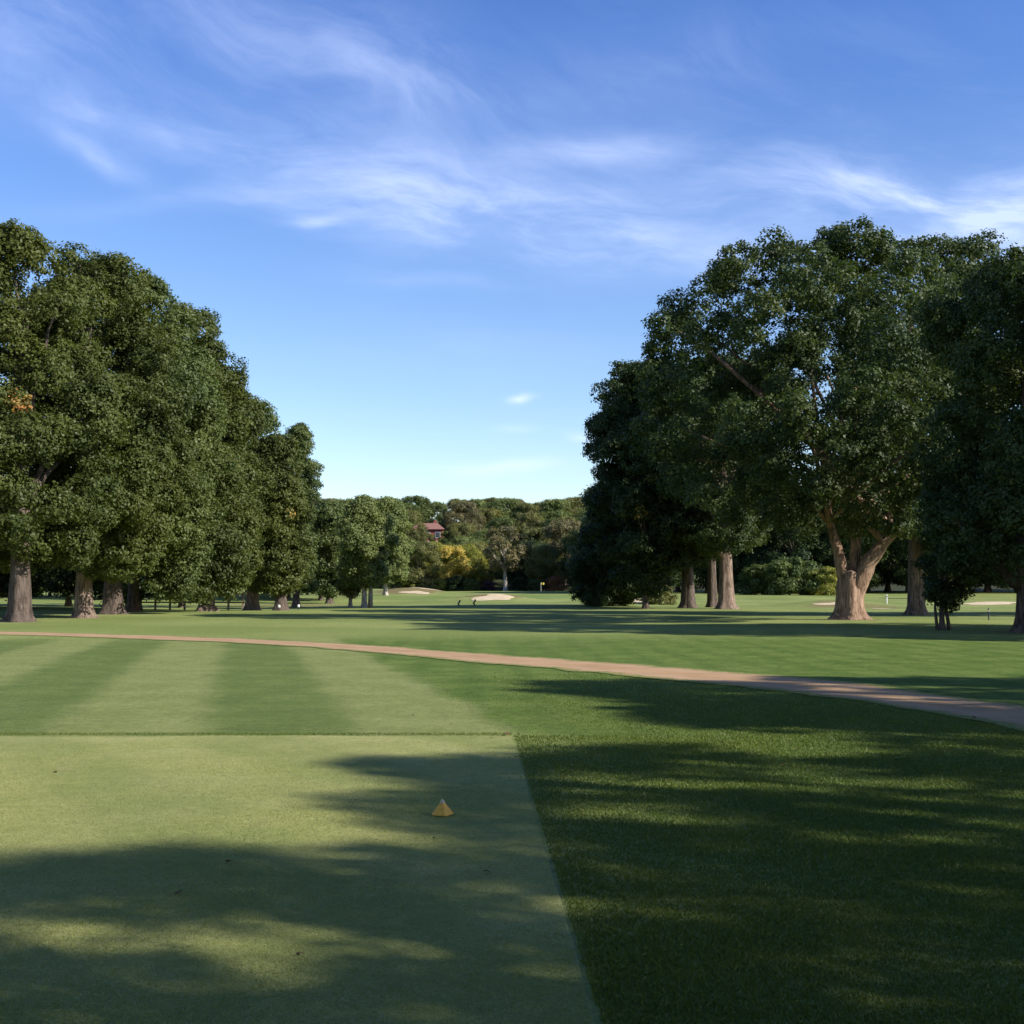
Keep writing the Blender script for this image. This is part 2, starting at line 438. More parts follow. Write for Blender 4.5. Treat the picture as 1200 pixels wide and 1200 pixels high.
def crown_mesh(name, prof, seed, nb=90, rb=(1.0, 1.9), ncl=26, per=22, rc=.42, L=.24,
               accents=(), droop=.0, zlow=.4, inner=.22, depth=1.0, flat=.8):
    """prof: rows (z, centre offset x, radius); boughs are scattered in that envelope, leaf clusters on each bough"""
    rs = np.random.RandomState(seed)
    prof = sorted(prof); pz = np.array([p[0] for p in prof]); pc = np.array([p[1] for p in prof]); pr = np.array([p[2] for p in prof])
    zs = np.linspace(pz[0], pz[-1], 200); w = np.interp(zs, pz, pr)**1.15+.05; w /= w.sum()
    z = rs.choice(zs, nb, p=w)+rs.uniform(-.2, .2, nb)
    ang = (np.arange(nb)*2.39996+rs.uniform(-.5, .5, nb))
    R = np.interp(z, pz, pr); cx = np.interp(z, pz, pc)
    isin = rs.rand(nb) < inner
    br = rs.uniform(rb[0], rb[1], nb)
    br = np.minimum(br, np.maximum(R*.8, .45*rb[0]))
    rad = np.where(isin, rs.uniform(.15, .6, nb)*R, np.maximum(R-br*rs.uniform(.55, 1.9, nb), 0))
    z = np.clip(z, pz[0]+br*zlow, pz[-1]-br*.95-rc*.5)
    B = np.stack([cx+rad*np.cos(ang), rad*np.sin(ang)*depth, z-droop*(rad/np.maximum(R, .1))**2], 1)
    axis_c = np.stack([cx, np.zeros(nb), np.full(nb, pz.mean())*.5+z*.5-.5], 1)
    n = nb*ncl
    Bc = np.repeat(B, ncl, 0); brr = np.repeat(br, ncl)[:, None]; ac = np.repeat(axis_c, ncl, 0)
    d = rs.randn(n, 3); d /= np.linalg.norm(d, axis=1, keepdims=True)
    o = Bc-ac; o /= np.linalg.norm(o, axis=1, keepdims=True)+1e-6
    d = d + o*.45; d /= np.linalg.norm(d, axis=1, keepdims=True)
    C = Bc + d*brr*(.55+.5*rs.rand(n, 1)**.6)*np.array([1, 1, flat])
    tc = np.clip(.39 + np.repeat(rs.uniform(-.3, .3, nb), ncl) + rs.uniform(-.12, .12, n), .05, .72)
    for (axx, ayy, azz, ar, val) in accents:
        dd = np.linalg.norm((C-np.array([axx, ayy, azz]))*np.array([1, .35, 1]), axis=1)
        tc = np.where((dd < ar) & (rs.rand(n) < .3), np.clip(val+rs.uniform(-.06, .01, n), .85, 1), tc)
    Vq, tn = leaves(C, d, per, rc, L, tc, rs)
    nf = len(Vq)
    me = np_mesh(name, Vq.reshape(-1, 3), np.arange(nf*4), 4, False, tn)
    return me, B, br
def trunk_mesh(name, r0, h, B, seed, z0=0.0, lean=(0, 0), limbs=9, flare=1.3, top=None, fork=None, seg=22, extra=()):
    rs = np.random.RandomState(seed); mb = MB()
    top = top or h
    zl = [-.15, .02, .15, .32, .6]+[.6+(top-.6)*q/9 for q in range(1, 10)]
    n = len(zl); pts = []; rad = []
    for i in range(n):
        z = zl[i]; t = max(z, 0)/top
        wob = .12*r0*math.sin(3*t+seed)
        pts.append((lean[0]*t*t*top+wob, lean[1]*t*top, z))
        fl = 1+(flare-1)*math.exp(-max(z, 0)/(r0*1.1))+.32*math.exp(-max(z, 0)/.22)
        rad.append(r0*fl*(1-.62*t))
    if fork is None: mb.tube(pts, rad, seg, .10, seed)
    else:
        fz = fork[0]; cut = max(fz-.35, .35)
        keep = [i for i in range(n) if pts[i][2] < cut-.08]; bx, by = pts[keep[-1]][0], pts[keep[-1]][1]; rl = rad[keep[-1]]
        mb.tube([pts[i] for i in keep]+[(bx, by, cut), (bx, by, cut+.1), (bx, by, cut+.16)], [rad[i] for i in keep]+[rl*.9, rl*.6, rl*.2], seg, .12, seed)
        P0f = Vector((bx, by, max(fz-.75, .15))); base = P0f-Vector((0, 0, min(1.5, P0f.z)))
        for fi, (dx, dy, dz, rr) in enumerate(fork[1]):
            p0 = P0f.copy(); e = Vector((p0.x+dx, p0.y+dy, p0.z+dz)); P = []; Rr = []
            off = Vector((math.copysign(min(abs(dx), 1)*.34, dx)*r0, dy*.2, 0))
            b0 = base+off; b1 = p0+off*1.3+Vector((0, 0, .25)); b2 = p0+(e-p0)*.45; ws = np.random.RandomState(seed+fi)
            for j in range(12):
                t = j/11; q = b0*(1-t)**3+b1*3*t*(1-t)**2+b2*3*t*t*(1-t)+e*t**3
                P.append(q+Vector(ws.randn(3)*.02)); Rr.append(r0*rr*(1.08-.62*t)*(1+.05*ws.randn())*min(1, .45+.19*j))
            mb.tube(P, Rr, 16, .16, seed+fi+5)
    # limbs to boughs
    order = rs.permutation(len(B))[:limbs]
    for j, bi in enumerate(order):
        b = B[bi]; t = np.clip((b[2]*.55)/top, .32, .9)
        if fork is None:
            ii = 4+t*9; i0 = min(int(ii), n-2); fr = ii-i0; i1 = i0+1
            s = Vector(pts[i0]).lerp(Vector(pts[i1]), fr); rr = rad[i0]*.45
        else:
            f_ = fork[1][j % len(fork[1])]; p0 = P0f.copy(); tt = rs.uniform(.7, .97)
            s = p0 + Vector((f_[0], f_[1], f_[2]))*tt; rr = r0*f_[3]*.4
        e = Vector(b); P = []; Rr = []
        for q in range(6):
            tq = q/5; m = s.lerp(e, tq); m.z += math.sin(tq*math.pi)*.07*(e-s).length
            P.append(m+Vector(rs.randn(3)*.05)); Rr.append(rr*(1-.85*tq)+.015)
        mb.tube(P, Rr, 8, 0, 0)
    for (P, Rr) in extra: mb.tube(P, Rr, 12, .08, 3)
    return mb.mesh(name, True)

def photo_tree(name, label, cat, d, px, rows, r0, lm, seed, group=None, bark='bark', depth=1.0, accents=(), fork=None, limbs=9, extra=(), top=None, **kw):
    """rows: (photo row, left column, right column) of the crown's outline; converted to metres at distance d"""
    x0 = at(px, 700, d)[0]; z0 = hz(x0, d)
    prof = []
    for (py, xl, xr) in rows:
        a = at(xl, py, d); b = at(xr, py, d)
        rr_ = (b[0]-a[0])/2; zz_ = a[2]-z0
        if zz_ > EYE: zz_ = EYE+(zz_-EYE)*(1-.6*rr_/d)
        prof.append((zz_, (a[0]+b[0])/2-x0, rr_*.98))
    acc = []
    for (ax, ay, r, val) in accents:
        q = at(ax, ay, d); acc.append((q[0]-x0, -prof[len(prof)//2][2]*.8, q[2]-z0, r, val))
    t = thing(name, (x0, d, z0), label, cat, group)
    h = max(p[0] for p in prof)
    me, B, br = crown_mesh('crown', prof, seed, accents=acc, depth=depth, **kw)
    link('crown', me, M[lm], t)
    tm = trunk_mesh('trunk', r0, h, B, seed, limbs=limbs, fork=fork, extra=extra, top=top or h*.8)
    link('trunk', tm, M[bark], t)
    return t

TREES = {}
# --- left row of pin oaks
LG = 'dense green trees of the left row'
TREES['L0'] = photo_tree('oak_tree', 'dense green tree cut by the left edge of the photo behind the nearest left trunk', 'tree', 72, -75,
    [(268, -120, -20), (300, -165, 20), (380, -185, 50), (500, -190, 60), (600, -180, 55), (655, -140, 30)], .55, 'pin', 101, LG, nb=70, rb=(1.2, 2.1), ncl=30, per=18, L=.3, rc=.5)
TREES['L1'] = photo_tree('oak_tree', 'tallest dense green tree at the left edge on a thick brown trunk nearest the path', 'tree', 62, 22,
    [(258, -30, 42), (275, -75, 70), (310, -105, 95), (360, -130, 118), (430, -140, 135), (520, -140, 138), (590, -130, 130), (635, -110, 118), (658, -60, 70)], .5, 'pin', 102, LG,
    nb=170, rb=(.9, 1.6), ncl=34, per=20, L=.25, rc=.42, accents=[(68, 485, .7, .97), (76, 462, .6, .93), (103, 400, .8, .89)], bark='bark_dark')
TREES['L2'] = photo_tree('oak_tree', 'dense green tree on the sunlit pale brown trunk, second from the left edge', 'tree', 69, 98,
    [(286, 85, 128), (305, 60, 158), (350, 35, 195), (430, 15, 222), (520, 5, 232), (600, 10, 225), (640, 45, 200), (668, 75, 170)], .45, 'pin', 103, LG,
    nb=160, rb=(.9, 1.6), ncl=34, per=20, L=.25, rc=.42, accents=[(160, 565, .4, .9)])
TREES['L3'] = photo_tree('oak_tree', 'dense green tree on the thick shaded trunk, third from the left edge', 'tree', 76, 133,
    [(312, 140, 188), (335, 118, 215), (400, 100, 250), (500, 95, 275), (600, 105, 262), (650, 130, 245), (690, 175, 235)], .52, 'mid', 104, LG,
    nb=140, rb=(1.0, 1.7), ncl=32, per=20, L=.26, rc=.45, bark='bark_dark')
TREES['L3b'] = photo_tree('oak_tree', 'green tree on a thin dark trunk just right of the thick shaded trunk', 'tree', 82, 157,
    [(345, 185, 232), (375, 165, 255), (430, 140, 282), (540, 130, 300), (620, 140, 300), (670, 160, 290), (695, 190, 270)], .35, 'pin', 105, LG,
    nb=130, rb=(1.0, 1.7), ncl=32, per=19, L=.27, rc=.45, bark='bark_dark')
TREES['L4'] = photo_tree('oak_tree', 'green tree with a squat split brown trunk in the middle of the left row', 'tree', 86, 243,
    [(388, 218, 262), (415, 200, 282), (480, 180, 308), (580, 175, 322), (650, 190, 312), (690, 215, 290)], .5, 'pin', 106, LG,
    nb=130, rb=(1.0, 1.6), ncl=30, per=19, L=.27, rc=.45, fork=(.6, [(-.7, 0, 6, .55), (.6, .2, 7, .75)]))
TREES['L5'] = photo_tree('oak_tree', 'green tree with a short flared pale trunk, right of the split trunk', 'tree', 95, 295,
    [(462, 268, 306), (490, 252, 322), (550, 235, 350), (640, 235, 355), (685, 258, 335)], .48, 'mid', 107, LG,
    nb=110, rb=(1.0, 1.6), ncl=28, per=18, L=.29, rc=.48, accents=[(262, 470, .4, .9)])
TREES['L6'] = photo_tree('oak_tree', 'green tree on a straight dark trunk at the right end of the left row', 'tree', 93, 328,
    [(505, 308, 338), (525, 294, 350), (590, 284, 362), (650, 300, 366), (690, 312, 352)], .42, 'pin', 108, LG,
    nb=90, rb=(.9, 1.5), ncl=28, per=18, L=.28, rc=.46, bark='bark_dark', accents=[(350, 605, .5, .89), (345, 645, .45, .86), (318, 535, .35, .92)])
TREES['L7'] = photo_tree('oak_tree', 'loose open-crowned tree sticking out against the sky at the end of the left row', 'tree', 112, 347,
    [(494, 345, 358), (505, 337, 368), (525, 335, 371), (550, 338, 379), (570, 338, 377), (600, 335, 366), (640, 335, 375), (690, 345, 372)], .3, 'mid', 109, LG,
    nb=60, rb=(.6, 1.1), ncl=18, per=18, L=.27, rc=.4, limbs=14, accents=[(334, 520, .5, .9)])
# --- slim trees left of the middle
MG = 'slim trees between the left row and the bunkers'
TREES['M1'] = photo_tree('slim_tree', 'slim green tree with twin pale trunks standing left of the bunkers', 'tree', 104, 427,
    [(577, 421, 434), (588, 408, 447), (610, 394, 458), (645, 388, 466), (668, 394, 460), (682, 404, 450)], .22, 'fargreen', 110, MG, bark='bark_pale',
    nb=60, rb=(.7, 1.2), ncl=26, per=18, L=.26, rc=.42, extra=[([(.5, .1, -.1), (.52, .1, 2), (.6, .1, 5)], [.22, .16, .08])])
TREES['M2'] = photo_tree('slim_tree', 'small rusty-green tree on a thin pale stem left of the twin trunks', 'tree', 106, 411,
    [(655, 398, 426), (670, 390, 434), (690, 392, 430), (698, 400, 422)], .16, 'olive', 111, MG, bark='bark_pale',
    nb=24, rb=(.4, .8), ncl=22, per=14, L=.2, rc=.3)
TREES['M3'] = photo_tree('slim_tree', 'green tree on a thin lone pale trunk beside the left bunkers', 'tree', 165, 452,
    [(580, 449, 466), (592, 436, 474), (610, 428, 480), (640, 424, 486), (668, 434, 478), (680, 442, 468)], .3, 'fargreen', 112, MG, bark='bark_pale',
    nb=60, rb=(.9, 1.6), ncl=26, per=18, L=.38, rc=.6)
TREES['M4'] = photo_tree('slim_tree', 'green tree on a dark trunk between the left row and the twin pale trunks', 'tree', 128, 386,
    [(584, 379, 392), (596, 368, 404), (615, 360, 411), (640, 358, 414), (680, 365, 410), (695, 375, 400)], .3, 'mid', 113, MG, bark='bark_dark',
    nb=60, rb=(.9, 1.5), ncl=26, per=18, L=.32, rc=.5)
# --- right group
RG = 'large shade trees on the right'
x0 = at(995, 700, 63)[0]
TREES['R1'] = photo_tree('oak_tree', 'huge spreading oak with a thick sunlit trunk forking low on the right', 'tree', 63, 995,
    [(264, 890, 1015), (280, 855, 1062), (300, 822, 1090), (330, 785, 1125), (365, 750, 1150), (410, 735, 1165), (460, 735, 1175), (520, 745, 1180), (570, 775, 1165), (600, 850, 1130), (622, 900, 1100)],
    .60, 'oak', 120, RG, nb=280, rb=(.75, 1.5), ncl=29, per=18, L=.24, rc=.40, inner=.36, zlow=.6, limbs=16,
    fork=(2.75, [(-1.2, .1, 3.6, .58), (2.35, -.6, 2.7, .84), (.75, .5, 5, .62)]), bark='bark_warm')
TREES['R2'] = photo_tree('oak_tree', 'large tree on a straight sunlit trunk with a broken pale side limb', 'tree', 96, 850,
    [(405, 780, 890), (430, 755, 910), (480, 745, 930), (560, 745, 935), (610, 770, 920), (640, 800, 900)], .56, 'oak', 121, RG,
    nb=130, rb=(1.0, 1.8), ncl=28, per=19, L=.3, rc=.5,
    extra=[([(-.15, -.2, 4.0), (-.7, -.5, 4.6), (-1.5, -.7, 4.95)], [.2, .15, .06]), ([(-.5, -.5, 6.3), (-1.3, -.8, 7.6)], [.12, .06])])
TREES['R3'] = photo_tree('oak_tree', 'dark tree on the shaded thick trunk left of the sunlit straight trunk', 'tree', 100, 806,
    [(415, 738, 800), (450, 715, 820), (520, 712, 840), (580, 715, 850), (630, 740, 850), (655, 765, 840)], .5, 'deep', 122, RG,
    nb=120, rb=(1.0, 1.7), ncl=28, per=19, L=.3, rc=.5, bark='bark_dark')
TREES['R4'] = photo_tree('oak_tree', 'dark tree whose slim trunk stands tight behind the sunlit straight trunk', 'tree', 104, 835,
    [(420, 790, 860), (480, 770, 890), (560, 770, 895), (620, 790, 880), (645, 805, 870)], .4, 'deep', 123, RG,
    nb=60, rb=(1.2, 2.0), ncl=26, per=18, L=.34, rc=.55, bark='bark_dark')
TREES['R5'] = photo_tree('oak_tree', 'dark tree on a short thin black trunk at the left side of the right group', 'tree', 98, 757,
    [(418, 718, 768), (445, 698, 785), (485, 688, 800), (560, 680, 810), (620, 682, 815), (665, 712, 810), (690, 735, 800)], .22, 'deep', 124, RG,
    nb=120, rb=(.9, 1.5), ncl=28, per=19, L=.28, rc=.45, bark='bark_dark', accents=[(745, 610, .9, .8)])
TREES['R5b'] = photo_tree('evergreen_tree', 'black-green tree with skirts sweeping to the ground at the left end of the right group', 'tree', 108, 712,
    [(560, 692, 730), (585, 682, 745), (620, 674, 760), (660, 666, 765), (690, 658, 760), (703, 662, 750)], .3, 'deep', 125, RG,
    nb=110, rb=(.8, 1.4), ncl=26, per=18, L=.28, rc=.42, bark='bark_dark', droop=.4)
TREES['R6'] = photo_tree('oak_tree', 'tall tree on the straight dark trunk just right of the forked oak', 'tree', 76, 1073,
    [(266, 1055, 1135), (282, 1020, 1180), (350, 985, 1205), (430, 970, 1215), (520, 965, 1220), (600, 985, 1205), (645, 1020, 1160)], .47, 'oak', 126, RG,
    nb=150, rb=(1.0, 1.8), ncl=28, per=19, L=.28, rc=.48)
TREES['R8'] = photo_tree('oak_tree', 'wide dark tree at the right edge whose shaded trunk sends a limb leaning left', 'tree', 47, 1200,
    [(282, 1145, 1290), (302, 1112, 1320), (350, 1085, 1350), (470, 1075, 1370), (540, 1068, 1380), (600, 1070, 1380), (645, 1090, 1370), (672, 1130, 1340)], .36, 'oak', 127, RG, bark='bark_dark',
    nb=200, rb=(.7, 1.3), ncl=28, per=19, L=.2, rc=.34, top=6.5,
    extra=[([(-.1, 0, 1.6), (-.9, -.1, 2.4), (-2.1, -.2, 3.6), (-2.8, -.2, 4.6)], [.2, .17, .12, .07])])
TREES['R9'] = photo_tree('small_tree', 'small dark many-stemmed tree in front of the right trunks', 'tree', 49, 1103,
    [(628, 1095, 1150), (655, 1078, 1162), (685, 1074, 1152), (704, 1084, 1130), (716, 1095, 1113)], .10, 'deep', 128, RG, bark='bark_dark',
    nb=34, rb=(.3, .6), ncl=18, per=15, L=.16, rc=.25,
    extra=[([(-.15, .1, -.05), (-.22, .1, .9), (-.1, .1, 2.2)], [.07, .05, .04]), ([(.32, .05, -.05), (.2, .05, .8), (.1, .05, 2.0)], [.08, .06, .04])])

# ------------------------------------------------------------------ copies
def copy_tree(src, loc, rz=0.0, sc=1.0, label=None, cat=None, group=None, name=None, lm=None):
    r = src.copy(); COL.objects.link(r); r.location = loc; r.rotation_euler = (0, 0, rz)
    r.scale = (sc, sc, sc) if not isinstance(sc, tuple) else sc
    if name: r.name = name
    for k, v in (('label', label), ('category', cat), ('group', group)):
        if v: r[k] = v
    for ch in list(src.children):
        c = ch.copy(); COL.objects.link(c); c.parent = r
        if lm and c.name.startswith('crown'):
            c.material_slots[0].link = 'OBJECT'; c.material_slots[0].material = M[lm]
    return r

# trees outside the frame to the right: their shade falls on the tee
SG = 'shade trees beside the tee'
def shade_tree(loc, h, r, seed, nb, lab):
    prof = [(h*.2, 0, r*.5), (h*.32, 0, r*.9), (h*.5, 0, r), (h*.7, 0, r*.85), (h*.88, 0, r*.5), (h, 0, r*.18)]
    t = thing('oak_tree', (loc[0], loc[1], 0), lab, 'tree', SG)
    me, B, br = crown_mesh('crown', prof, seed, nb=nb, rb=(.6, 1.15), ncl=17, per=14, rc=.34, L=.26, inner=.25)
    link('crown', me, M['oak'], t)
    link('trunk', trunk_mesh('trunk', .4, h, B, seed, limbs=24), M['bark'], t)
    return t
shade_tree((28.0, 9.8), 17.3, 6.0, 301, 120, 'leafy tree right of the path, outside the frame, farthest of the shade trees')
shade_tree((21.5, 1.7), 14.2, 5.8, 302, 112, 'broad leafy tree right of the tee, outside the frame')
shade_tree((24.0, -5.3), 18.0, 7.5, 303, 108, 'tall leafy tree behind and right of the camera, outside the frame')
shade_tree((15.0, -2.6), 13.0, 5.8, 304, 122, 'smaller leafy tree closest to the tee, outside the frame')
shade_tree((20.5, 9.0), 12.0, 4.3, 310, 70, 'short leafy tree between the path and the broad shade tree, outside the frame')
shade_tree((24.5, 13.8), 12.5, 4.2, 311, 70, 'short leafy tree beyond the path bend, outside the frame')
shade_tree((31.0, 4.0), 17.0, 6.0, 305, 110, 'leafy tree in the second line right of the tee, outside the frame')
shade_tree((5.0, -9.0), 17.0, 7.5, 306, 130, 'large leafy tree straight behind the camera, added outside the frame to block sky light')  # this and the next three: unseen trees added to cut sky fill
shade_tree((-9.0, -10.0), 16.0, 7.0, 307, 110, 'large leafy tree behind and left of the camera, added outside the frame to block sky light')
shade_tree((-22.0, -2.0), 17.0, 7.0, 308, 110, 'large leafy tree left of the tee, added outside the frame to block sky light')
shade_tree((-26.0, 13.0), 17.0, 7.0, 309, 110, 'large leafy tree left of the path bend, added outside the frame to block sky light')
# shade tree right of frame whose crown throws the long bands across the fairway
for i, (src, x, y, rz, sc) in enumerate([('R6', 27, 38.0, 1.0, .8), ('R2', 41, 41, 2.4, 1.0), ('R6', 43, 70, .4, 1.1)]):
    copy_tree(TREES[src], (x, y, hz(x, y)), rz, sc, 'leafy tree beyond the right edge of the photo shading the fairway', 'tree', 'shade trees right of the fairway')

# ------------------------------------------------------------------ far wood
def proto(name, seed, h, r, lm, shape='round', nb=60, bark='bark_dark', ncl=22, per=13, L=.42):
    if shape == 'round': prof = [(h*.12, 0, r*.6), (h*.3, 0, r*.95), (h*.5, 0, r), (h*.75, 0, r*.92), (h*.92, 0, r*.65), (h, 0, r*.35)]
    elif shape == 'tall': prof = [(h*.1, 0, r*.6), (h*.3, 0, r*.9), (h*.6, 0, r*.95), (h*.85, 0, r*.75), (h, 0, r*.35)]
    else: prof = [(h*.02, 0, r*.8), (h*.3, 0, r), (h*.7, 0, r*.75), (h, 0, r*.3)]
    t = thing(name, (0, 0, 0), 'x', 'tree')
    me, B, br = crown_mesh('crown', prof, seed, nb=nb, rb=(r*.18, r*.3), ncl=ncl, per=per, rc=r*.13, L=L)
    link('crown', me, M[lm], t)
    link('trunk', trunk_mesh('trunk', h*.022, h, B, seed, limbs=6, seg=10, top=h*.75), M[bark], t)
    return t
P = [proto('broadleaf_tree', 201, 11.5, 5.6, 'mid'), proto('broadleaf_tree', 202, 12, 5.4, 'olive'),
     proto('broadleaf_tree', 203, 11, 5.8, 'deep'), proto('broadleaf_tree', 204, 12.5, 5.0, 'mid', 'tall'),
     proto('shrub', 205, 4, 3.2, 'mid', 'bush', nb=26, L=.34)]
used = [False]*len(P)
def put(k, px, d, sc=1.0, lm=None, label=None, group=None, cat='tree', name=None, szk=1.0, x=None):
    xx = at(px, 690, d)[0] if x is None else x
    loc = (xx, d, hz(xx, d)-.05)
    rz = random.uniform(0, 6.28)
    if not used[k]:
        used[k] = True; r = P[k]; r.location = loc; r.rotation_euler = (0, 0, rz); r.scale = (sc, sc, sc*szk)
        r['label'] = label; r['category'] = cat
        if group: r['group'] = group
        if name: r.name = name
        if lm:
            c = [c for c in r.children if c.name.startswith('crown')][0]
            c.material_slots[0].link = 'OBJECT'; c.material_slots[0].material = M[lm]
        return r
    return copy_tree(P[k], loc, rz, (sc, sc, sc*szk), label, cat, group, name, lm)
FG = 'trees along the front edge of the far wood'
# (prototype, column, distance, scale, material, label)
front = [
 (0, 492, 222, .80, 'olive', 'olive tree at the wood edge behind the left bunkers'),
 (1, 508, 236, .78, 'lime', 'yellow-green tree below the red brick house'),
 (1, 527, 224, .72, 'yellow', 'bright golden yellow tree at the far wood edge'),
 (0, 543, 226, .78, 'lime', 'lime-tinged tree right of the golden tree'),
 (2, 560, 238, .85, 'olive', 'olive tree left of the pale bare-limbed tree'),
 (2, 618, 232, .9, 'deep', 'dark green tree right of the grey-brown thinning tree'),
 (1, 640, 224, .72, 'olive', 'low olive tree at the wood edge near the dark skirted evergreen'),
 (1, 662, 240, 1.15, 'brown', 'tall dusty brown-green tree behind the skirted evergreen'),
 (0, 690, 226, 1.0, 'mid', 'green tree half hidden behind the skirted evergreen'),
 (0, 470, 230, .85, 'mid', 'green tree behind the lone thin trunk'),
 (2, 445, 226, .9, 'mid', 'green wood-edge tree seen between twin trunks and lone trunk'),
 (0, 415, 230, .95, 'olive', 'green wood-edge tree behind the twin pale trunks'),
]
for k, px, d, sc, lm, lab in front:
    t = put(k, px, d, sc, lm, lab, FG)
photo_tree('broadleaf_tree', 'grey-brown thinning tree on a pale straight trunk in the middle of the wood edge', 'tree', 215, 592,
    [(614, 584, 602), (622, 572, 613), (640, 562, 622), (655, 564, 620), (666, 574, 612)], .34, 'brown', 140, FG, bark='bark_pale',
    nb=44, rb=(.7, 1.3), ncl=14, per=10, L=.5, rc=.55, limbs=26)
SH = 'shrubs along the foot of the far wood'
shr = [(500, 219, .8, 'olive', 'olive shrub at the foot of the wood left of the golden tree'), (516, 219, .75, 'lime', 'yellow-green shrub under the golden tree'),
       (535, 219, .9, 'deep', 'dark shrub right of the golden tree'), (552, 218, .7, 'mid', 'small green shrub between the dark shrub and the thinning tree'),
       (572, 219, .6, 'purple', 'purplish shrub left of the pale trunk'), (610, 219, .8, 'deep', 'dark shrub right of the pale trunk'),
       (628, 218, .7, 'mid', 'green shrub at the wood edge above the far green'), (650, 217, .85, 'rust', 'rusty shrub beside the skirted evergreen'),
       (482, 220, .8, 'lime', 'lime shrub behind the left bunkers'), (462, 221, .9, 'mid', 'green shrub behind the lone thin trunk')]
for px, d, sc, lm, lab in shr: put(4, px, d, sc*.8, lm, lab, SH, 'shrub')
# bushes seen under the right trees
for px, d, sc, lm, lab in [(893, 172, 1.1, 'mid', 'rounded bush left of the wide bush behind the right trees'), (925, 168, 1.35, 'mid', 'widest rounded bush between the straight trunk and the forked oak'),
                           (968, 166, 1.0, 'lime', 'bright green bush touching the left side of the forked oak trunk'), (945, 180, 1.2, 'deep', 'dark bush behind the widest rounded bush'),
                           (1100, 150, 1.0, 'olive', 'olive bush behind the many-stemmed small tree'), (730, 116, .42, 'lime', 'small bright bush by the foot of the skirted evergreen'),
                           (775, 118, .5, 'olive', 'small olive bush behind the thin black trunk')]:
    put(4, px, d, sc, lm, lab, 'bushes under the right trees', 'bush', 'bush')
# right background belt, left background belt
rsx = np.random.RandomState(5)
for i, px in enumerate(range(720, 1420, 34)):
    d = 186+rsx.uniform(-8, 14)
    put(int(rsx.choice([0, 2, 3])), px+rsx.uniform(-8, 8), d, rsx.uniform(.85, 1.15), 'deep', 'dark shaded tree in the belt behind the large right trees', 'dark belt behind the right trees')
for i, px in enumerate(range(720, 1500, 40)):
    d = 204+rsx.uniform(-5, 10)
    put(int(rsx.choice([0, 2, 3])), px+rsx.uniform(-8, 8), d, rsx.uniform(1.5, 1.85), str(rsx.choice(['deep', 'mid'])), 'tree in the rear of the belt behind the large right trees', 'rear belt behind the right trees')
for i, px in enumerate(range(-160, 400, 36)):
    d = 150+rsx.uniform(-10, 30)
    put(int(rsx.choice([0, 2, 3])), px+rsx.uniform(-8, 8), d, rsx.uniform(.75, 1.0), str(rsx.choice(['deep', 'mid', 'olive'])), 'tree in the belt behind the left row', 'tree belt behind the left row')
for i, px in enumerate(range(-200, 220, 46)):
    d = 100+rsx.uniform(-5, 12)
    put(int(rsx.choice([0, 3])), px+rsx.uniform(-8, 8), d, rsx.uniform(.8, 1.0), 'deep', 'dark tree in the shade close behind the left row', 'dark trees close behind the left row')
# hillside rows
hillmats = ['fargreen', 'mid', 'olive', 'fargreen', 'mid', 'brown', 'fargreen', 'olive']
for d0, px0, px1, step, s0, s1 in [(252, 330, 760, 27, .66, .85), (275, 320, 780, 25, .72, .95), (302, 310, 800, 24, .78, 1.0), (335, 280, 820, 23, .85, 1.05)]:
    for px in range(px0, px1, step):
        if d0 < 280 and 470 < px < 535: sc = .6 if d0 < 260 else .52
        elif d0 == 302 and 478 < px < 528: continue
        else: sc = rsx.uniform(s0, s1)
        put(int(rsx.choice([0, 1, 2, 3])), px+rsx.uniform(-7, 7), d0+rsx.uniform(-8, 8), sc, str(rsx.choice(hillmats)),
            'round-topped tree among many in the wood covering the far hill', 'trees of the wood on the far hill')

# ------------------------------------------------------------------ house on the hill
hp = at(502, 620, 292); hx, hy = hp[0], 292; hb = hz(hx, hy)

house = thing('brick_house', (hx, hy, hb), 'red brick house with a low reddish roof half hidden in the far hillside trees', 'house')
rise = max(0.0, hp[2]-hb-3.4)
m = MB(); m.box((0, 0, (rise+3.2)/2), (7.2, 6, rise+3.2)); m.build('wall', M['brick'], house)
zt = rise+3.2
m = MB(); e = .5
m.add([(-3.6-e, -3-e, zt), (3.6+e, -3-e, zt), (3.6+e, 3+e, zt), (-3.6-e, 3+e, zt), (-2.2, 0, zt+1.6), (2.2, 0, zt+1.6)],
      [(0, 1, 5, 4), (1, 2, 5), (2, 3, 4, 5), (3, 0, 4), (3, 2, 1, 0)])
rf = m.build('roof', M['roof'], house)
m = MB(); m.box((1.6, .6, zt+1.5), (.7, .7, 1.5)); m.build('chimney', M['brick'], rf)
for wx in (-2.4, 0, 2.4):
    m = MB(); m.box((wx, -3.02, zt-1.3), (1.25, .08, 1.45)); fr = m.build('window', M['white'], house)
    m = MB(); m.box((wx, -3.07, zt-1.3), (1.0, .04, 1.2)); m.build('pane', M['glass'], fr)
m = MB(); m.box((0, -3.03, zt-2.9), (7.3, .12, .5)); m.build('stone_band', M['stone'], house)

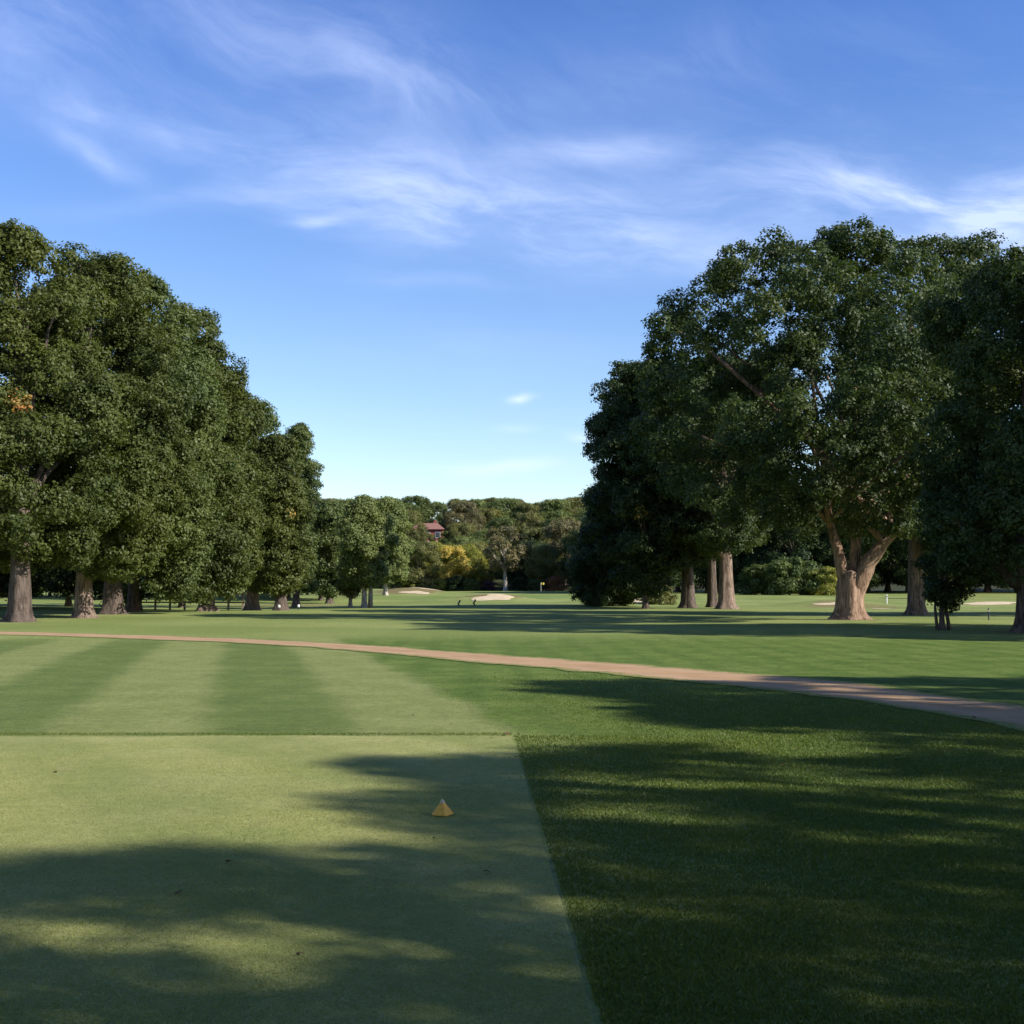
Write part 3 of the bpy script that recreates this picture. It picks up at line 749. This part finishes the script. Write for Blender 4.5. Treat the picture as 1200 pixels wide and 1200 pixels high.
# ------------------------------------------------------------------ tee marker
mx, my = gnd(518.5, 956)
mk = thing('tee_marker', (mx, my, .006), 'yellow pyramid tee marker with a worn pale tip on the shaded tee', 'tee marker')
def pyramid(w0, w1, z0, z1, bev):
    m = MB(); rings = []
    for w, z, bb in ((w0, z0, bev), (w0, z0+.006, bev), (w1, z1, bev*w1/w0)):
        h = w/2; b = bb
        ring = [(-h+b, -h, z), (h-b, -h, z), (h, -h+b, z), (h, h-b, z), (h-b, h, z), (-h+b, h, z), (-h, h-b, z), (-h, -h+b, z)]
        rings.append(ring)
    vs = sum(rings, []); fs = [tuple(reversed(range(8))), tuple(range(16, 24))]
    for i in range(2):
        for k in range(8): fs.append((i*8+k, i*8+(k+1) % 8, (i+1)*8+(k+1) % 8, (i+1)*8+k))
    m.add(vs, fs); return m
b = pyramid(.122, .030, .004, .084, .012).build('body', M['yellow_paint'], mk); b.rotation_euler.z = math.radians(-24)
b = pyramid(.029, .010, .0845, .108, .003).build('tip', M['pale_tip'], mk); b.rotation_euler.z = math.radians(-24)

# dry leaf at the corner of the tee
lx, ly = gnd(593, 863); m = MB()
m.add([(-.07, 0, .01), (-.02, -.04, .035), (.06, -.01, .02), (.03, .05, .06), (-.03, .04, .03), (0, 0, .05)], [(0, 1, 5), (1, 2, 5), (2, 3, 5), (3, 4, 5), (4, 0, 5)])
me = m.mesh('dry_leaf'); o = link('dry_leaf', me, M['dead_leaf'], loc=(lx, ly, .005))
tag(o, 'curled brown dry leaf lying at the front corner of the tee', 'leaf')
o.scale = (.7, .7, .8)
sm = o.modifiers.new('th', 'SOLIDIFY'); sm.thickness = .004

for i in range(18):
    yy = random.uniform(5.2, 16); xx = random.uniform(-.38*yy, .38*yy)
    c = o.copy(); COL.objects.link(c); c.location = (xx, yy, .008 if xx < tee_edge(yy) else .022)
    k = random.uniform(.25, .5); c.scale = (k, k, k*.7); c.rotation_euler = (random.uniform(-.3, .3), random.uniform(-.3, .3), random.uniform(0, 6.28))
    c['label'] = 'tiny fallen brown leaf, one of those scattered over the tee and the lawn'; c['group'] = 'fallen leaves scattered on the turf'
# ------------------------------------------------------------------ fence behind the left row
fx0, fx1, fy = at(148, 700, 98)[0], at(285, 700, 98)[0], 98
fn = thing('rail_fence', (fx0, fy, 0), 'weathered post and rail fence in the shade behind the left trunks', 'fence')
nP = 9
for i in range(nP):
    x = (fx1-fx0)*i/(nP-1); m = MB(); m.box((x, 0, hz(fx0+x, fy)+.6), (.14, .14, 1.3)); m.build('post', M['wood'], fn)
for z in (.45, 1.05):
    m = MB(); m.box(((fx1-fx0)/2, -.09, z+.08), (fx1-fx0+.2, .05, .12)); m.build('rail', M['wood'], fn)

# small things far down the course
def flag(px, d, h, label):
    x = at(px, 700, d)[0]; t = thing('golf_flag', (x, d, hz(x, d)), label, 'flag', None)
    m = MB(); m.tube([(0, 0, 0), (0, 0, h)], [.03, .02], 8); m.build('pole', M['white'], t)
    m = MB(); vs = []; n = 6
    for i in range(n+1):
        xx = .02+.5*i/n; yy = .05*math.sin(i*1.3)
        vs += [(xx, yy-.01, h-.02), (xx, yy-.01, h-.36), (xx, yy+.01, h-.36), (xx, yy+.01, h-.02)]
    fs = []
    for i in range(n):
        a = i*4; fs += [(a, a+1, a+5, a+4), (a+3, a+7, a+6, a+2), (a, a+4, a+7, a+3), (a+1, a+2, a+6, a+5)]
    fs += [(0, 3, 2, 1), (n*4, n*4+1, n*4+2, n*4+3)]
    m.add(vs, fs); m.build('cloth', M['flag'], t)
flag(634, 200, 1.4, 'thin golf flag on the far green beyond the middle bunker')
def post(px, d, h, w, mat, label, name='marker_post'):
    x = at(px, 700, d)[0]; t = thing(name, (x, d, hz(x, d)), label, 'marker post')
    m = MB(); m.tube([(0, 0, -.05), (0, 0, h*.96), (0, 0, h)], [w, w, w*.5], 12); m.build('post', M[mat], t)
    m = MB(); m.tube([(0, 0, h*.72), (0, 0, h*.80)], [w*1.15, w*1.15], 12); m.build('band', M['dark' if mat == 'white' else 'white'], t)
post(1158, 62, .62, .03, 'dark', 'thin dark stake standing in the grass near the right edge')
post(1039, 125, 1.0, .07, 'white', 'short white post seen between the forked oak and the straight trunk')
def washer(px, d, label):
    x = at(px, 700, d)[0]; t = thing('ball_washer', (x, d, hz(x, d)), label, 'ball washer'); t.scale = (.42,)*3
    m = MB(); m.tube([(0, 0, -.05), (0, 0, .55)], [.05, .05], 10); m.build('post', M['dark'], t)
    m = MB(); m.tube([(0, 0, .55), (0, 0, .6), (0, 0, .95), (0, 0, 1.05)], [.12, .24, .24, .12], 16); m.build('body', M['white'], t, True)
washer(350, 92, 'small white ball washer in the grass right of the left row')
washer(327, 90, 'small white ball washer at the foot of the straight dark trunk')
# two golf bags with carts near the middle bunker
def bag(px, d, label):
    x = at(px, 700, d)[0]; t = thing('golf_trolley', (x, d, hz(x, d)), label, 'golf trolley', 'golf trolleys near the middle bunker'); t.scale = (.48,)*3
    m = MB(); m.tube([(-.25, 0, .25), (.05, 0, .75), (.22, 0, 1.1)], [.12, .16, .15], 12); m.build('bag', M['dark'], t)
    for s in (-1, 1):
        m = MB(); m.tube([(0, s*.3-.02, .15), (0, s*.3+.02, .15)], [.15, .15], 16); m.build('wheel', M['dark'], t)
    m = MB(); m.tube([(0, -.3, .15), (0, .3, .15)], [.02, .02], 6); m.build('axle', M['white'], t)
    m = MB(); m.tube([(0, 0, .15), (-.45, 0, 1.0), (-.6, 0, 1.05)], [.02, .02, .02], 6); m.build('handle', M['white'], t)
bag(538, 112, 'dark golf bag on a trolley left of the middle bunker')
bag(556, 114, 'dark golf bag on a trolley closest to the middle bunker')

# ------------------------------------------------------------------ grass blades of the rough
def blades(name, n_per, hgt, region, ymin, ymax, seed, wmul=1.0, tint_shift=0.0, mat='blade'):
    rs = np.random.RandomState(seed); Ps = []
    y = ymin
    while y < ymax:
        dy = .25
        x0_, x1_ = region(y)
        if x1_ > x0_:
            dens = n_per/(max(y, 4)/5)**1.7 * min(1.0, max(.05, (ymax+.3-y)/(.45*(ymax-ymin))))
            n = int((x1_-x0_)*dy*dens)
            Ps.append(np.stack([rs.uniform(x0_, x1_, n), rs.uniform(y, y+dy, n)], 1))
        y += dy
    Pp = np.concatenate(Ps)
    if mat == 'blade' and ymax > 20:
        near_ = Pp[:, 1] < 13.6
        Pp = Pp[near_ | (rs.rand(len(Pp)) < np.clip((Pp[:, 0]+.22*Pp[:, 1]-2.9)/1.6, 0, 1))]
    n = len(Pp)
    k = np.maximum(Pp[:, 1]/5, 1)**.8
    patch = .5+.5*np.sin(Pp[:, 0]*2.1+np.sin(Pp[:, 1]*1.7)*1.5)*np.sin(Pp[:, 1]*1.3+np.sin(Pp[:, 0]*1.1))
    hh = hgt*(.55+.7*rs.rand(n))*(.75+.4*patch)
    if mat == 'blade' and ymax > 20: hh = np.where(Pp[:, 1] > 13.6, hh*np.clip((Pp[:, 0]+.22*Pp[:, 1]-2.9)/3.0, .3, 1), hh)
    an = rs.rand(n)*6.283; w = (.0013+.0012*rs.rand(n))*k*wmul
    lean = hh*(.3+.7*rs.rand(n)); la = rs.rand(n)*6.283
    z = H(Pp[:, 0], Pp[:, 1])
    b = np.stack([Pp[:, 0], Pp[:, 1], z], 1)
    side = np.stack([np.cos(an)*w, np.sin(an)*w, np.zeros(n)], 1)
    le = np.stack([np.cos(la)*lean, np.sin(la)*lean, np.zeros(n)], 1); upv = np.stack([np.zeros(n), np.zeros(n), hh], 1)
    V = np.stack([b-side, b+side, b+side*.7+le*.4+upv*.65, b+le+upv*.95], 1)
    t = np.clip(.38+.42*(patch-.5)+rs.uniform(-.16, .16, n)+tint_shift, 0, .76)
    t = np.where(rs.rand(n) < .015, rs.uniform(.86, .98, n), t)
    me = np_mesh(name, V.reshape(-1, 3), np.arange(n*4), 4, False, t)
    o = link(name, me, M[mat]); return o
def reg_right(y): return float(tee_edge(y))+.02, .46*y+.6
def path_side(y):                  # x of the near edge of the path at distance y
    k = (B[:, 1] < 46) & (B[:, 1] > 3)
    yy = B[k, 1][::-1]; xx = B[k, 0][::-1]; o_ = np.argsort(yy)
    return float(np.interp(y, yy[o_], xx[o_]))
def reg_right(y):
    x0_ = float(tee_edge(y))+.02 if y < 13.65 else 2.9-.22*y
    return x0_, min(.46*y+.6, path_side(y)+.04)
o = blades('rough_grass', 14000, .021, reg_right, 3.6, 24, 31)
tag(o, 'dark green rough grass growing along the right side of the tee', 'grass', kind='stuff')
def reg_front(y): return -.46*y-.5, 0
o = blades('fringe_grass', 26000, .009, reg_front, 13.64, 13.86, 32, 1.0)
tag(o, 'strip of slightly longer grass along the front edge of the tee', 'grass', kind='stuff')
def reg_tee(y): return -.46*y-.4, float(tee_edge(y))-.01
o = blades('tee_grass', 26000, .0105, reg_tee, 3.6, 13.6, 33, .75, .0, 'tee_blade')
tag(o, 'closely mown pale green grass covering the tee', 'grass', kind='stuff')

# ------------------------------------------------------------------ sky, sun
w = bpy.data.worlds.new('World'); scene.world = w; w.use_nodes = True
nt = w.node_tree; nt.nodes.clear(); g = N(nt)
sky = g.n('ShaderNodeTexSky'); sky.sky_type = 'NISHITA'; sky.sun_disc = False
sky.sun_elevation = math.radians(SUN_EL); sky.sun_rotation = math.radians(SUN_AZ)
sky.altitude = 200; sky.air_density = 1.0; sky.dust_density = .4; sky.ozone_density = 2.0
dirv = g.n('ShaderNodeTexCoord').outputs['Generated']
dx, dy, dz = g.sep(dirv)
dyc = g.math('MAXIMUM', g.math('ABSOLUTE', dy), .05)
U = g.math('DIVIDE', dx, dyc); Vv = g.math('DIVIDE', dz, dyc)
uv = g.comb(U, Vv)
warp = g.n('ShaderNodeTexNoise'); g.set(warp.inputs['Vector'], uv); warp.inputs['Scale'].default_value = 5.0; warp.inputs['Detail'].default_value = 4
wx, wy, wz = g.sep(warp.outputs['Color'])
Uw = g.math('ADD', U, g.math('MULTIPLY', g.math('SUBTRACT', wx, .5), .10))
Vw = g.math('ADD', Vv, g.math('MULTIPLY', g.math('SUBTRACT', wy, .5), .06))
def rot(u, v, a, su, sv):
    ca, sa = math.cos(a), math.sin(a)
    p = g.math('ADD', g.math('MULTIPLY', u, ca*su), g.math('MULTIPLY', v, sa*su))
    q = g.math('ADD', g.math('MULTIPLY', u, -sa*sv), g.math('MULTIPLY', v, ca*sv))
    return p, q
# fibres: strongly stretched noise
p1, q1 = rot(Uw, Vw, math.radians(-6), 3.2, 12.0)
fib = g.noise(g.comb(p1, q1), 1.6, 9, .62, .35)
p2, q2 = rot(Uw, Vw, math.radians(-32), 3.5, 10.0)
fib2 = g.noise(g.comb(p2, q2, 3.3), 1.6, 8, .6, .4)
soft = g.noise(g.comb(Uw, Vw, 7.7), 4.0, 5, .55)
clouds = [  # px, py, half length, half width, tilt (deg, up to the right positive), amount, fibre set
    (330, 60, 340, 110, -24, .38, 1), (450, 90, 110, 40, -20, .25, 1), (110, 182, 55, 13, -32, .95, 1), (85, 130, 40, 16, -25, .55, 1),
    (360, 185, 260, 38, -10, .55, 0), (640, 275, 250, 34, -8, 1.0, 0), (560, 235, 200, 50, -6, .6, 0), (700, 175, 90, 18, 4, .7, 0),
    (900, 200, 240, 55, 6, .42, 0), (1120, 245, 180, 55, 4, 1.5, 0), (1010, 210, 130, 26, -8, .6, 0), (1180, 285, 110, 45, 0, 1.2, 0),
    (355, 261, 34, 7, 4, .9, 0), (220, 240, 150, 14, 6, .35, 0), (480, 330, 90, 12, -4, .35, 0),
    (613, 467, 16, 5, 0, 1.3, 0), (590, 543, 68, 8, 3, 1.1, 0), (690, 509, 22, 6, 0, 1.0, 0), (600, 500, 30, 5, -3, .5, 0),
    (40, 60, 160, 70, -30, .4, 1), (850, 60, 260, 60, 8, .18, 1), (560, 420, 170, 30, 0, .15, 0)]
tot = None
for (px, py, hl, hw, tilt, amt, fs) in clouds:
    cu, cv = ray(px, py)
    du = g.math('SUBTRACT', Uw, cu); dv = g.math('SUBTRACT', Vw, cv)
    a_, b_ = rot(du, dv, math.radians(tilt), F/hl, F/hw)
    r2 = g.math('ADD', g.math('MULTIPLY', a_, a_), g.math('MULTIPLY', b_, b_))
    e_ = g.math('EXPONENT', g.math('MULTIPLY', r2, -1.0))
    front_ = e_
    s_ = g.math('MULTIPLY', front_, amt)
    f_ = g.rng(fib2 if fs else fib, .30, .78, .25 if hw < 20 else .12, 1.0)
    s_ = g.math('MULTIPLY', s_, f_)
    tot = s_ if tot is None else g.math('ADD', tot, s_)
veil = g.math('MULTIPLY', g.rng(fib, .5, .8), g.math('MULTIPLY', g.rng(soft, .4, .7), .10))
tot = g.math('ADD', tot, g.math('MULTIPLY', veil, g.rng(dz, .05, .2)))
ahead = g.rng(dy, 0.0, .3, .25, 1.0)
dens = g.math('MULTIPLY', g.math('MULTIPLY', tot, ahead), .95, clamp=True)
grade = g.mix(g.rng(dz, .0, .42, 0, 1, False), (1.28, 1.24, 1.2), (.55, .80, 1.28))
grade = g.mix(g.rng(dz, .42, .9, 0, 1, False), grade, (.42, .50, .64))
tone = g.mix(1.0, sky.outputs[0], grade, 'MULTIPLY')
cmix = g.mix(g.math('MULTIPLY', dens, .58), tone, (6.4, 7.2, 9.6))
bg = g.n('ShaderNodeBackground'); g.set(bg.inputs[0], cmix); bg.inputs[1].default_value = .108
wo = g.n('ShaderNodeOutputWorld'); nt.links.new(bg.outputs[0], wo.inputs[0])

el, az = math.radians(SUN_EL), math.radians(SUN_AZ)
sd = Vector((math.sin(az)*math.cos(el), math.cos(az)*math.cos(el), math.sin(el)))
sl = bpy.data.lights.new('sun', 'SUN'); sl.energy = 5.0; sl.angle = math.radians(.53); sl.color = (1.0, .95, .87)
so = bpy.data.objects.new('sun', sl); COL.objects.link(so); so.rotation_euler = sd.to_track_quat('Z', 'Y').to_euler(); so.location = sd*80

cd = bpy.data.cameras.new('camera'); cam = bpy.data.objects.new('camera', cd); COL.objects.link(cam)
cam.location = (0, 0, EYE); cam.rotation_euler = (math.pi/2+TH, 0, 0)
cd.sensor_width = 36; cd.lens = 36*F/1200; cd.clip_start = .1; cd.clip_end = 5000
scene.camera = cam
vs_ = scene.view_settings; vs_.view_transform = 'Standard'; vs_.look = 'None'; vs_.exposure = 0.62; vs_.gamma = 1.0
scene.cycles.max_bounces = 6; scene.cycles.diffuse_bounces = 3; scene.cycles.transparent_max_bounces = 4
scene.cycles.use_denoising = True
